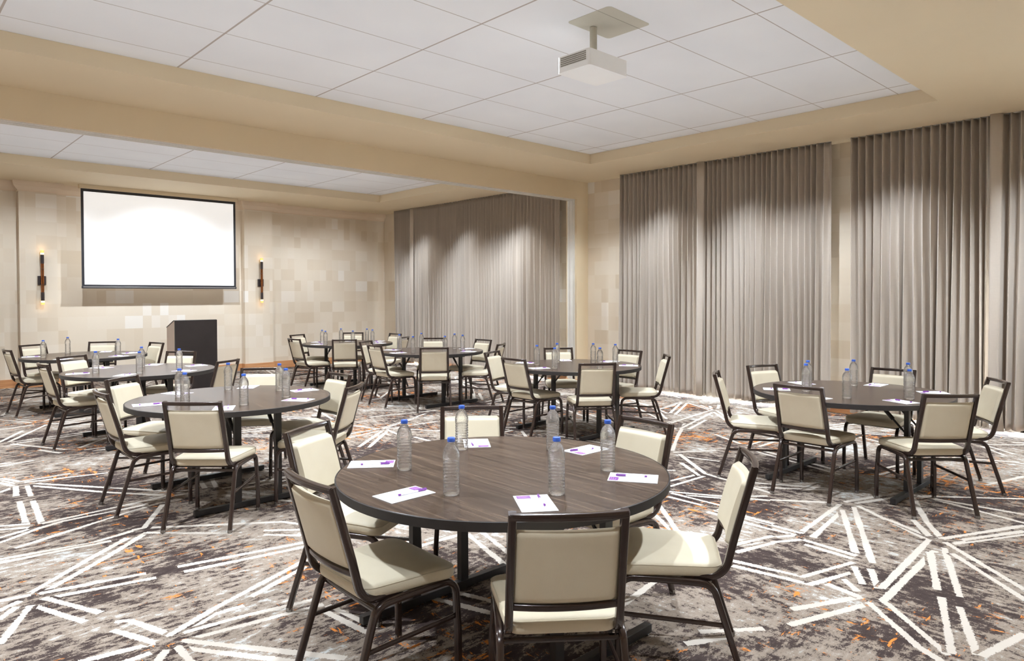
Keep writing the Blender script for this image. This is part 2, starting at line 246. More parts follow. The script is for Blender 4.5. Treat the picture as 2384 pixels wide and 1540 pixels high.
def mk_bottle():
    m, nt, bs = new_mat('clear_ribbed_plastic')
    out = nt.nodes['Material Output']; nt.nodes.remove(bs)
    tc = nt.nodes.new('ShaderNodeTexCoord').outputs['Object']
    bp_ = N(nt, 'ShaderNodeBump', Strength=.8, Distance=.004); L(nt, noise(nt, mapped(nt, tc, (75, 75, 60)), 1.6, 2), bp_.inputs['Height'])
    fr = N(nt, 'ShaderNodeFresnel', IOR=1.45); L(nt, bp_.outputs[0], fr.inputs['Normal'])
    tr = nt.nodes.new('ShaderNodeBsdfTransparent'); tr.inputs[0].default_value = (.995, 1, 1, 1)
    gl = N(nt, 'ShaderNodeBsdfGlossy', Roughness=.05); gl.inputs[0].default_value = (1, 1, 1, 1); L(nt, bp_.outputs[0], gl.inputs['Normal'])
    tl = nt.nodes.new('ShaderNodeBsdfTranslucent'); tl.inputs[0].default_value = (.9, .92, .94, 1)
    rf = N(nt, 'ShaderNodeBsdfRefraction', Roughness=.0, IOR=1.33); L(nt, bp_.outputs[0], rf.inputs['Normal'])
    mr = N(nt, 'ShaderNodeMixShader', Fac=.34); L(nt, tr.outputs[0], mr.inputs[1]); L(nt, rf.outputs[0], mr.inputs[2])
    m0 = N(nt, 'ShaderNodeMixShader', Fac=.035); L(nt, mr.outputs[0], m0.inputs[1]); L(nt, tl.outputs[0], m0.inputs[2])
    m1 = nt.nodes.new('ShaderNodeMixShader'); L(nt, math_n(nt, 'ADD', math_n(nt, 'MULTIPLY', fr.outputs[0], .95), .015, True), m1.inputs[0]); L(nt, m0.outputs[0], m1.inputs[1]); L(nt, gl.outputs[0], m1.inputs[2])
    L(nt, m1.outputs[0], out.inputs[0])
    return m
M['bottle'] = mk_bottle()

def mk_emit(name, color, strength, base=None):
    m, nt, bs = new_mat(name)
    bs.inputs['Base Color'].default_value = base or color
    tc = nt.nodes.new('ShaderNodeTexCoord').outputs['Object']
    f = noise(nt, tc, 3, 2)
    L(nt, ramp(nt, f, [(.2, tuple(.97*x for x in color[:3])), (.8, color[:3])]), bs.inputs['Emission Color'])
    bs.inputs['Emission Strength'].default_value = strength
    return m
M['screen'] = mk_emit('self_glowing_screen', (1, 1, 1, 1), .42, (.85, .85, .85, 1))  # emission stands in for projector light falling on the white surface
M['glow'] = mk_emit('glowing_amber_tip', (1, .53, .15, 1), .72)
M['glow_hot'] = mk_emit('glowing_lamp_core', (1, .84, .5, 1), 1.5)

# ------------------------------------------------------------------ mesh helpers
def link(name, bm, mats, parent=None, smooth=True, angle=40):
    me = bpy.data.meshes.new(name)
    bmesh.ops.recalc_face_normals(bm, faces=bm.faces[:]) if bm.get('keep', None) is None else None
    bm.to_mesh(me); bm.free()
    for m in (mats if isinstance(mats, (list, tuple)) else [mats]): me.materials.append(m)
    if smooth:
        me.polygons.foreach_set('use_smooth', [True]*len(me.polygons))
        me.set_sharp_from_angle(angle=math.radians(angle))
    o = bpy.data.objects.new(name, me); col.objects.link(o)
    if parent: o.parent = parent
    return o
class BM:
    """A mesh being built: boxes, swept tubes, lathes, grids."""
    def __init__(s): s.b = bmesh.new()
    def box(s, x0, x1, y0, y1, z0, z1, mi=0, bevel=0):
        v = [s.b.verts.new((x, y, z)) for x in (x0, x1) for y in (y0, y1) for z in (z0, z1)]
        fs = []
        for q in ((0, 1, 3, 2), (4, 6, 7, 5), (0, 4, 5, 1), (2, 3, 7, 6), (0, 2, 6, 4), (1, 5, 7, 3)):
            f = s.b.faces.new([v[i] for i in q]); f.material_index = mi; fs.append(f)
        if bevel:
            es = list({e for f in fs for e in f.edges})
            r = bmesh.ops.bevel(s.b, geom=es, offset=bevel, segments=2, affect='EDGES', profile=.6)
        return v
    def sweep(s, path, w, h, side, r=None, cap=True, mi=0):
        """rounded-rectangle tube along path; side = fixed sideways axis (w along side, h along the normal)"""
        r = min(w, h)*.28 if r is None else r
        prof = []
        for sx_, sy_, a0 in ((1, 1, 0), (-1, 1, 90), (-1, -1, 180), (1, -1, 270)):
            for a in (0, 45, 90):
                t = math.radians(a0+a); prof.append((sx_*(w/2-r)+r*math.cos(t), sy_*(h/2-r)+r*math.sin(t)))
        rings = []
        P = [Vector(p) for p in path]; side = Vector(side).normalized()
        for i, p in enumerate(P):
            d0 = (P[i]-P[i-1]).normalized() if i else None
            d1 = (P[i+1]-P[i]).normalized() if i < len(P)-1 else None
            if d0 is None: t = d1; k = 1
            elif d1 is None: t = d0; k = 1
            else:
                t = (d0+d1).normalized(); k = 1/max(.5, t.dot(d1))
            sd = (side-t*side.dot(t)).normalized(); n = t.cross(sd).normalized()
            ins = abs(sd.dot(side)) 
            rings.append([s.b.verts.new(p+sd*a+n*(b*(k if ins > .9 else 1))) for a, b in prof])
        m = len(prof)
        for a, b in zip(rings, rings[1:]):
            for i in range(m):
                f = s.b.faces.new((a[i], a[(i+1) % m], b[(i+1) % m], b[i])); f.material_index = mi
        if cap:
            f = s.b.faces.new(rings[0][::-1]); f.material_index = mi
            f = s.b.faces.new(rings[-1]); f.material_index = mi
    def tube(s, path, r, seg=8, closed=False, mi=0):
        P = [Vector(p) for p in path]; n = len(P); rings = []
        up = Vector((0, 0, 1))
        for i, p in enumerate(P):
            t = (P[(i+1) % n]-P[i-1]) if closed else (P[min(i+1, n-1)]-P[max(i-1, 0)])
            t.normalize(); ref = up if abs(t.dot(up)) < .9 else Vector((1, 0, 0))
            a = t.cross(ref).normalized(); b = t.cross(a)
            rings.append([s.b.verts.new(p+a*(r*math.cos(2*PI*k/seg))+b*(r*math.sin(2*PI*k/seg))) for k in range(seg)])
        pairs = list(zip(rings, rings[1:]))+([(rings[-1], rings[0])] if closed else [])
        for a, b in pairs:
            for k in range(seg):
                f = s.b.faces.new((a[k], a[(k+1) % seg], b[(k+1) % seg], b[k])); f.material_index = mi
        if not closed:
            s.b.faces.new(rings[0][::-1]).material_index = mi; s.b.faces.new(rings[-1]).material_index = mi
    def lathe(s, prof, seg=24, cx=0, cy=0, mi=0, caps=True, rfun=None):
        rings = []
        for r, z in prof:
            rings.append([s.b.verts.new((cx+(rfun(r, z, 2*PI*k/seg) if rfun else r)*math.cos(2*PI*k/seg), cy+(rfun(r, z, 2*PI*k/seg) if rfun else r)*math.sin(2*PI*k/seg), z)) for k in range(seg)])
        for a, b in zip(rings, rings[1:]):
            for k in range(seg):
                f = s.b.faces.new((a[k], a[(k+1) % seg], b[(k+1) % seg], b[k])); f.material_index = mi
        if caps:
            s.b.faces.new(rings[0][::-1]).material_index = mi; s.b.faces.new(rings[-1]).material_index = mi
    def prism(s, pts, axis, a0, a1, mi=0):
        """polygon extruded along an axis; pts in the other two coordinates"""
        def mk(p, a):
            return {'x': (a, p[0], p[1]), 'y': (p[0], a, p[1]), 'z': (p[0], p[1], a)}[axis]
        A = [s.b.verts.new(mk(p, a0)) for p in pts]; B = [s.b.verts.new(mk(p, a1)) for p in pts]
        n = len(pts)
        for i in range(n): s.b.faces.new((A[i], A[(i+1) % n], B[(i+1) % n], B[i])).material_index = mi
        s.b.faces.new(A[::-1]).material_index = mi; s.b.faces.new(B).material_index = mi
    def grid(s, nu, nv, fn, mi=0, closed_u=False):
        V = [[s.b.verts.new(fn(i/(nu), j/(nv))) for j in range(nv+1)] for i in range(nu+1)]
        for i in range(nu):
            for j in range(nv):
                s.b.faces.new((V[i][j], V[i+1][j], V[i+1][j+1], V[i][j+1])).material_index = mi
        return V
    def build(s, name, mats, parent=None, smooth=True, angle=40): 
        bmesh.ops.recalc_face_normals(s.b, faces=s.b.faces[:])
        me = bpy.data.meshes.new(name); s.b.to_mesh(me); s.b.free()
        for m in (mats if isinstance(mats, (list, tuple)) else [mats]): me.materials.append(m)
        if smooth:
            me.polygons.foreach_set('use_smooth', [True]*len(me.polygons)); me.set_sharp_from_angle(angle=math.radians(angle))
        o = bpy.data.objects.new(name, me); col.objects.link(o)
        if parent: o.parent = parent
        return o
def thing(name, label, cat, loc=(0, 0, 0), rz=0, group=None):
    o = bpy.data.objects.new(name, None); o.empty_display_size = .1; col.objects.link(o)
    o.location = loc; o.rotation_euler = (0, 0, rz); o['label'] = label; o['category'] = cat
    if group: o['group'] = group
    return o
def copy_tree(o, parent=None):
    c = o.copy(); col.objects.link(c)
    if parent: c.parent = parent
    for ch in list(o.children): copy_tree(ch, c)
    return c
def struct(name, bm, mats, smooth=False):
    o = bm.build(name, mats, None, smooth); o['kind'] = 'structure'; return o
def arc(c, r, a0, a1, n, x=0.0):
    """points in the y-z plane at lateral x"""
    return [(x, c[0]+r*math.cos(math.radians(a0+(a1-a0)*i/n)), c[1]+r*math.sin(math.radians(a0+(a1-a0)*i/n))) for i in range(n+1)]

# ------------------------------------------------------------------ the room
XW, YB = 9.45, 14.60          # curtain wall, screen wall
XL, YF = -2.4, -2.6           # unseen sides
ZS, ZC = 3.557, 3.705         # soffit, tray ceiling
def build_floor():
    b = bmesh.new(); lay = b.verts.layers.float_vector.new('line')
    n = 24
    V = [[b.verts.new((XL+(XW+.4-XL)*i/n, YF+(YB+.2-YF)*j/n, 0)) for j in range(n+1)] for i in range(n+1)]
    for i in range(n):
        for j in range(n): b.faces.new((V[i][j], V[i+1][j], V[i+1][j+1], V[i][j+1]))
    segs = [[Vector(p) for p in s] for s in SEGS]
    rnd = random.Random(11)
    dense = [a.lerp(c, t/6) for s in segs for a, c in zip(s, s[1:]) for t in range(7)]
    def near(p, d): return any((p-q).length < d for q in dense)
    nodes = []
    gx, gy = 1.22, 1.12
    for i in range(-2, 9):
        for j in range(-2, 15):
            nodes.append(Vector((i*gx+(.5*gx if j % 2 else 0)+rnd.uniform(-.28, .28), j*gy+rnd.uniform(-.28, .28))))
    def clear(a, c): return not any(near(a.lerp(c, t), .24) for t in (.1, .3, .5, .7, .9))
    for i, p in enumerate(nodes):
        nb = sorted((k for k in range(len(nodes)) if k > i and (nodes[k]-p).length < 1.75), key=lambda k: (nodes[k]-p).length)[:5]
        for k in nb:
            q = nodes[k]; d = (q-p).normalized(); nrm = Vector((-d.y, d.x)); LN = (q-p).length
            for sgn in (-1, 1):
                a = p+d*rnd.uniform(.08, .2)+nrm*sgn*rnd.uniform(.04, .075); e0 = rnd.choice([1, 1, 1, .75, .55])
                c = p+d*(LN*e0-rnd.uniform(.08, .2))+nrm*sgn*rnd.uniform(.03, .07)
                if rnd.random() < .3: a = a+d*rnd.uniform(.1, .35)
                if clear(a, c): segs.append([a, c])
    z = .0003; W = .036
    for si, s in enumerate(segs):
        zz = z+(si % 40)*.00001
        left, right = [], []
        for i, p in enumerate(s):
            d0 = (s[i]-s[i-1]).normalized() if i else (s[1]-s[0]).normalized()
            d1 = (s[i+1]-s[i]).normalized() if i < len(s)-1 else d0
            t = (d0+d1).normalized(); nn = Vector((-t.y, t.x))
            if i == 0: p = p-t*.01
            if i == len(s)-1: p = p+t*.01
            for lst, sg in ((left, 1), (right, -1)):
                v = b.verts.new((p.x+nn.x*W*sg, p.y+nn.y*W*sg, zz)); v[lay] = (0, sg*1.0, 1); lst.append(v)
        for i in range(len(s)-1): b.faces.new((right[i], right[i+1], left[i+1], left[i]))
    me = bpy.data.meshes.new('floor'); b.to_mesh(me); b.free(); me.materials.append(M['carpet'])
    o = bpy.data.objects.new('floor', me); col.objects.link(o); o['kind'] = 'structure'
build_floor()
def ring(b, x0, x1, y0, y1, hx0, hx1, hy0, hy1, z0, z1):
    b.box(x0, hx0, y0, y1, z0, z1); b.box(hx1, x1, y0, y1, z0, z1)
    b.box(hx0, hx1, y0, hy0, z0, z1); b.box(hx0, hx1, hy1, y1, z0, z1)
YBM0, YBM1 = 8.06, 8.30
b = BM(); b.box(XL, XW+.4, YF, YBM0+.02, ZC, ZC+.1); struct('ceiling', b, M['tile'])
b = BM(); b.box(XL, XW+.4, YBM1-.02, YB+.2, ZC, ZC+.1); struct('ceiling_back', b, M['tile'])
b = BM(); ring(b, XL, XW+.3, YF, YBM0, -.6, 8.12, 2.22, 6.885, ZS, ZC-.001); struct('ceiling_soffit_front', b, M['paint'])
b = BM(); ring(b, XL, XW+.3, YBM1, YB+.1, -.6, 8.12, 9.45, 12.70, ZS, ZC-.001); struct('ceiling_soffit_back', b, M['paint'])
b = BM(); b.box(XL, XW+.2, YBM0, YBM1, 3.245, ZC); struct('beam', b, M['paint'])
b = BM()
for y0, y1, dz in ((8.10, 8.125, .012), (8.135, 8.15, .02), (8.21, 8.225, .02), (8.235, 8.26, .012)): b.box(XL, 9.13, y0, y1, 3.245-dz, 3.246)
b.box(XL, 9.13, 8.125, 8.235, 3.241, 3.2455); struct('trim_1', b, M['track'])
b = BM(); b.box(9.15, XW+.1, YBM0, YBM1, 0, 3.245); struct('column', b, M['paint'])
b = BM(); b.box(9.128, 9.152, 8.10, 8.26, .1, 3.245); b.box(9.118, 9.13, 8.125, 8.145, .1, 3.235); b.box(9.118, 9.13, 8.215, 8.235, .1, 3.235); struct('trim_2', b, M['track'])
b = BM(); b.box(9.135, XW, 8.045, 8.315, 0, .10); struct('baseboard_column', b, M['base'])
# curtain wall: piers with floor-to-ceiling windows between them
WIN = [(9.05, 13.35), (4.15, 6.80), (-.9, 3.05)]
b = BM()
ys = [YF]+[v for w in sorted(WIN) for v in w]+[YB+.2]
for i in range(0, len(ys), 2): b.box(XW, XW+.25, ys[i], ys[i+1], 0, ZS+.05)
for y0, y1 in WIN: b.box(XW, XW+.25, y0, y1, 3.2, ZS+.05)
struct('wall_right', b, M['wallpaper'])
for i, (y0, y1) in enumerate(WIN):
    b = BM(); b.box(XW+.14, XW+.15, y0, y1, .05, 3.2); 
    o = struct('window_%d' % (i+1), b, M['glass_pane'])
    f = BM(); n = 3
    for k in range(n+1):
        y = y0+(y1-y0)*k/n; f.box(XW+.11, XW+.18, y-.03, y+.03, 0, 3.2)
    f.box(XW+.11, XW+.18, y0, y1, 0, .05); f.box(XW+.11, XW+.18, y0, y1, 3.14, 3.2)
    fo = f.build('window_frame', M['alu'], o, False)
b = BM()
for y0, y1 in ((8.315, 9.05), (13.35, YB), (6.80, 8.045), (3.05, 4.15)): b.box(XW-.02, XW+.005, y0, y1, 0, .10)
struct('baseboard_right', b, M['base'])
# screen wall with two pilasters
PIL = [(2.036, 2.591), (5.925, 6.533)]; YP = 14.46
b = BM(); b.box(XL, XW+.3, YB, YB+.2, 0, ZS+.05); struct('wall_back', b, M['wallpaper'])
b = BM()
for x0, x1 in PIL: b.box(x0, x1, YP, YB+.02, 0, ZS)
struct('wall_pilasters', b, M['wallpaper'])
def crown_profile(): return [(0, 3.385), (-.016, 3.385), (-.018, 3.402), (-.026, 3.41), (-.05, 3.432), (-.078, 3.47), (-.088, 3.512), (-.092, 3.53), (-.092, ZS), (0, ZS)]
b = BM()
segs_x = [(XL, PIL[0][0], YB), (PIL[0][0]-.0, PIL[0][1], YP), (PIL[0][1], PIL[1][0], YB), (PIL[1][0], PIL[1][1], YP), (PIL[1][1], XW, YB)]
pr = crown_profile()
def crown_run(path):
    rings = []
    for i, p in enumerate(path):
        p = Vector(p)
        d0 = (p-Vector(path[i-1])).normalized() if i else (Vector(path[1])-p).normalized()
        d1 = (Vector(path[i+1])-p).normalized() if i < len(path)-1 else d0
        n0 = Vector((d0.y, -d0.x)); n1 = Vector((d1.y, -d1.x)); nn = (n0+n1); nn = nn/max(.3, nn.dot(n0))
        rings.append([b.b.verts.new((p.x+nn.x*-o, p.y+nn.y*-o, z)) for o, z in pr])
    m = len(pr)
    for A, B in zip(rings, rings[1:]):
        for k in range(m): b.b.faces.new((A[k], A[(k+1) % m], B[(k+1) % m], B[k]))
    b.b.faces.new(rings[0][::-1]); b.b.faces.new(rings[-1])
crown_run([(XL, YB), (PIL[0][0], YB), (PIL[0][0], YP), (PIL[0][1], YP), (PIL[0][1], YB), (PIL[1][0], YB), (PIL[1][0], YP), (PIL[1][1], YP), (PIL[1][1], YB), (XW, YB)])
o_ = struct('trim_3', b, M['crown'], True); o_.data.set_sharp_from_angle(angle=math.radians(18))
b = BM(); b.box(XL, XW, YB-.02, YB+.005, 0, .145)
for x0, x1 in PIL: b.box(x0-.02, x1+.02, YP-.02, YB, 0, .145)
struct('baseboard_back', b, M['base'])
b = BM(); b.box(XL-.2, XL, YF, YB, 0, ZC); struct('wall_left', b, M['wallpaper'])
b = BM(); b.box(XL, XW, YF-.2, YF, 0, ZC); struct('wall_front', b, M['wallpaper'])

# ------------------------------------------------------------------ curtains
def curtain(y_far, y_near, label, seed, lead_near=False, lead_far=False, gap=0.05):
    """ripple-fold panel hung at X = 9.25, from y_far to y_near; folds drift and merge towards the hem"""
    rnd = random.Random(seed)
    ys = [0.0]; Wd = y_far-y_near
    while ys[-1] < Wd: ys.append(ys[-1]+rnd.uniform(.070, .105))
    ys = [v*Wd/ys[-1] for v in ys]; nf = len(ys)-1
    merge = [rnd.uniform(-.6, .6) for _ in range(nf+1)]; amp = [rnd.uniform(.8, 1.25) for _ in range(nf+1)]; lamp_ = [rnd.choice([.3, .55, .9, 1.2, 1.45]) for _ in range(nf+1)]
    amp[nf] = .5; amp[nf-1] = .7
    pull = [rnd.uniform(-.045, .045) for _ in range(nf+1)]
    per = 10; NV = 40; b = BM(); rows = []
    z0 = gap; z1 = ZS-.003; hem = .03 if seed == 5 else 0
    for j in range(NV+1):
        t = j/NV; z = z0+(z1-z0)*t; low = (1-t)**1.2
        r = []
        for k in range(nf):
            for q in range(per+(1 if k == nf-1 else 0)):
                s = q/per
                ya = ys[k]+pull[k]*low*(0 if k == 0 else 1); yb = ys[k+1]+pull[k+1]*low*(0 if k+1 == nf else 1)
                A = .052*(amp[k]*(1-s)+amp[k+1]*s)*((1-low)+low*(lamp_[k]*(1-s)+lamp_[k+1]*s))
                ph = 2*PI*s
                yb -= hem*max(0, 1-z/.55)**.6 if k+1 == nf else 0
                w = math.sin(ph+merge[k]*low*.8)+.25*math.sin(2*ph+.6)
                x = 9.25-A*w
                y = y_far-(ya+(yb-ya)*(s+.11*math.sin(ph+1.1)*(1-.35*low)))
                r.append((x, y, z))
        rows.append(r)
    n = len(rows[0]); dz = [rnd.uniform(0, .018) for _ in range(n)]
    V = [[b.b.verts.new((p[0], p[1], p[2]+(0 if j else .5*(dz[i-1]+dz[i])))) for i, p in enumerate(r)] for j, r in enumerate(rows)]
    for j in range(NV):
        for i in range(n-1): b.b.faces.new((V[j][i], V[j][i+1], V[j+1][i+1], V[j+1][i]))
    root = thing('curtain', label, 'curtain', (9.25, (y_far+y_near)/2, gap), 0, 'floor length taupe curtains on the window wall')
    o = b.build('drape', M['curtain'], root, True, 80)
    o.matrix_parent_inverse = Matrix.Translation((-9.25, -(y_far+y_near)/2, -gap))
    so = o.modifiers.new('cloth', 'SOLIDIFY'); so.thickness = .004; so.offset = 0
    if lead_far or lead_near:   # flat stiff leading edge
        yl = y_far if lead_far else y_near; sg = -1 if lead_far else 1
        h = BM()
        h.grid(6, 14, lambda u, v: ((9.152 if seed == 6 else 9.178)+.03*u*u+.006*math.sin(5*v+seed), yl+(.06 if seed == 6 else 0)*(1-max(0, 1-v/.14)**.5)+sg*(.085+.03*v)*u, z0+(z1-z0)*v))
        e = h.build('leading_edge', M['curtain'], root, True, 80); e.matrix_parent_inverse = Matrix.Translation((-9.25, -(y_far+y_near)/2, -gap))
        so = e.modifiers.new('cloth', 'SOLIDIFY'); so.thickness = .004
    tr = BM(); tr.box(9.23, 9.27, y_near, y_far, z1-.004, z1+.003); t = tr.build('track', M['alu'], root, False)
    t.matrix_parent_inverse = Matrix.Translation((-9.25, -(y_far+y_near)/2, -gap))
curtain(13.80, 13.14, 'narrow taupe curtain panel in the back corner beside the screen wall', 1)
curtain(13.12, 8.57, 'wide taupe curtain panel between the back corner and the beige column', 2, lead_far=True)
curtain(7.17, 5.72, 'taupe curtain panel just right of the beige column', 3)
curtain(5.70, 3.76, 'taupe curtain panel left of the narrow wallpapered pier', 4, lead_far=True)
curtain(3.51, 1.975, 'taupe curtain panel right of the narrow wallpapered pier', 5)
curtain(1.93, .1, 'taupe curtain panel cut by the right edge of the photo', 6, lead_far=True)

# ------------------------------------------------------------------ screen, sconces, projector, lectern
sx0, sx1, sz0, sz1, sy = 2.908, 5.640, 1.728, 3.49, 14.2
t = thing('projection_screen', 'large white projection screen with black border on the back wall', 'screen', ((sx0+sx1)/2, sy, sz0))
def part(bm, name, mats, root, smooth=False, angle=40):
    o = bm.build(name, mats, root, smooth, angle); o.matrix_parent_inverse = Matrix.Translation(-root.location) if root.rotation_euler.z == 0 else root.matrix_basis.inverted(); return o
b = BM(); b.box(sx0+.04, sx1-.04, sy, sy+.004, sz0+.055, sz1-.045); part(b, 'viewing_surface', M['screen'], t)
b = BM(); b.box(sx0, sx0+.042, sy-.002, sy+.006, sz0+.03, sz1); b.box(sx1-.042, sx1, sy-.002, sy+.006, sz0+.03, sz1)
b.box(sx0+.042, sx1-.042, sy-.002, sy+.006, sz1-.05, sz1); b.box(sx0+.042, sx1-.042, sy-.002, sy+.006, sz0+.03, sz0+.056); part(b, 'border', M['screen_black'], t)
b = BM(); b.box(sx0-.005, sx1+.005, sy-.014, sy+.014, sz0-.012, sz0+.03, 0, .004); part(b, 'weight_bar', M['screen_black'], t)
b = BM(); b.box(sx0+.02, sx1-.02, sy-.016, sy-.0135, sz0+.008, sz0+.018); part(b, 'silver_strip', M['alu'], t)
b = BM(); b.box(sx0-.03, sx1+.03, sy-.05, sy+.05, sz1-.002, ZS-.001); part(b, 'ceiling_mount', M['paint'], t)

def sconce(x, label):
    y = YP; t = thing('wall_sconce', label, 'wall light', (x, y, 1.85), 0, 'tube sconces on the pilasters')
    b = BM(); b.box(x-.062, x+.062, y-.03, y-.001, 1.775, 1.932, 0, .006); part(b, 'backplate', M['bronze'], t)
    yc = y-.075
    b = BM()
    for d in (-.012, .012): b.lathe([(.0115, 1.62), (.0115, 2.15)], 12, x+d, yc)
    part(b, 'amber_rods', M['amber'], t, True)
    b = BM(); b.box(x-.012, x+.012, yc+.008, y-.03, 1.83, 1.87); b.lathe([(.029, 2.05), (.029, 2.056)], 16, x, yc); b.lathe([(.029, 1.776), (.029, 1.782)], 16, x, yc); part(b, 'bracket', M['bronze'], t)
    for z0, z1, up in ((2.145, 2.30, 1), (1.498, 1.645, -1)):
        b = BM(); b.lathe([(.027, z0), (.027, z1)], 20, x, yc); part(b, 'sleeve', M['bronze'], t, True)
        b = BM()
        if up > 0: b.lathe([(.0265, z1), (.0275, z1+.03)], 20, x, yc, 1); b.lathe([(.0275, z1+.03), (.029, z1+.068), (.022, z1+.075)], 20, x, yc, 0)
        else: b.lathe([(.029, z0-.068), (.0275, z0-.03)], 20, x, yc, 0); b.lathe([(.0275, z0-.03), (.0265, z0)], 20, x, yc, 1)
        part(b, 'glass_tip', [M['glow'], M['glow_hot']], t, True)
        l = bpy.data.lights.new('sconce_glow', 'POINT'); l.energy = .10; l.color = (1, .72, .42); l.shadow_soft_size = .03
        lo = bpy.data.objects.new('sconce_glow', l); col.objects.link(lo); lo.location = (x, yc-.0, (z1+.12) if up > 0 else (z0-.12))
sconce(2.353, 'dark bronze tube sconce on the pilaster left of the screen')
sconce(6.262, 'dark bronze tube sconce on the pilaster right of the screen')

t = thing('projector', 'white ceiling projector hung on a short pole from a square plate', 'projector', (4.25, 3.58, 3.30))
def rounded_plate(x0, x1, y0, y1, r):
    p = []
    for cx_, cy_, a0 in ((x1-r, y1-r, 0), (x0+r, y1-r, 90), (x0+r, y0+r, 180), (x1-r, y0+r, 270)):
        for a in range(0, 91, 15): q = math.radians(a0+a); p.append((cx_+r*math.cos(q), cy_+r*math.sin(q)))
    return p
b = BM(); b.prism(rounded_plate(4.02, 4.485, 3.41, 3.74, .025), 'z', 3.30, 3.425)
part(b, 'housing', M['white_plastic'], t, True)
b = BM(); b.box(4.0178, 4.0205, 3.435, 3.715, 3.337, 3.418)
part(b, 'vent_panel', M['white_plastic'], t)
b = BM()
for k in range(5):
    z = 3.343+k*.0148
    for q in range(24): b.box(4.0155, 4.0182, 3.445+q*.0108, 3.4528+q*.0108, z, z+.0098)
g1 = part(b, 'vent_slats', M['grille'], t)
b = BM(); b.lathe([(.029, 3.42), (.029, 3.70)], 20, 4.303, 3.612); b.lathe([(.04, 3.422), (.04, 3.432)], 20, 4.303, 3.612); part(b, 'pole', M['plate'], t, True)
b = BM(); b.prism(rounded_plate(4.075, 4.592, 3.267, 3.692, .035), 'z', 3.7030, 3.7046); part(b, 'ceiling_plate', M['plate'], t, True)
b = BM(); b.box(4.076, 4.591, 3.379, 3.385, 3.7024, 3.7032); part(b, 'plate_seam', M['seam'], t)
b = BM(); b.lathe([(.045, 0), (.05, .02), (.048, .035)], 20); 
for v in b.b.verts: v.co = Vector((4.487+v.co.z-.01, 3.58+v.co.x, 3.36+v.co.y))
part(b, 'lens', M['screen_black'], t, True)

lx0, lx1, ly0, ly1 = 3.80, 4.475, 12.12, 12.53
t = thing('lectern', 'tall black lectern with slanted top standing before the screen wall', 'lectern', ((lx0+lx1)/2, 12.3, 0))
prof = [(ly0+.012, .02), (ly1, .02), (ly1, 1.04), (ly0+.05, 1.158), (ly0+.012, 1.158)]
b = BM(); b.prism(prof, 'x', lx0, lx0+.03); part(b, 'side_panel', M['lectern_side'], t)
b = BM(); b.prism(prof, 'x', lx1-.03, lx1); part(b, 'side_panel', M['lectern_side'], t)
b = BM(); b.box(lx0-.004, lx1+.004, ly0-.012, ly0+.012, .02, 1.168, 0, .003); part(b, 'front_panel', M['lectern_black'], t)
b = BM(); b.box(lx0-.004, lx0+.024, ly0-.0165, ly0-.0115, .02, 1.168); part(b, 'front_strip', M['lectern_black'], t)
b = BM(); b.prism([(ly0+.012, 1.159), (ly0+.052, 1.159), (ly1+.006, 1.041), (ly1+.006, 1.053), (ly0+.055, 1.172), (ly0+.012, 1.172)], 'x', lx0-.004, lx1+.004); part(b, 'reading_top', M['lectern_black'], t)
b = BM(); b.box(lx0+.03, lx1-.03, ly0+.02, ly1-.02, .62, .645); part(b, 'shelf', M['lectern_black'], t)
b = BM(); b.box(lx0-.01, lx1+.01, ly0-.02, ly1+.01, 0, .02); part(b, 'plinth', M['lectern_black'], t)

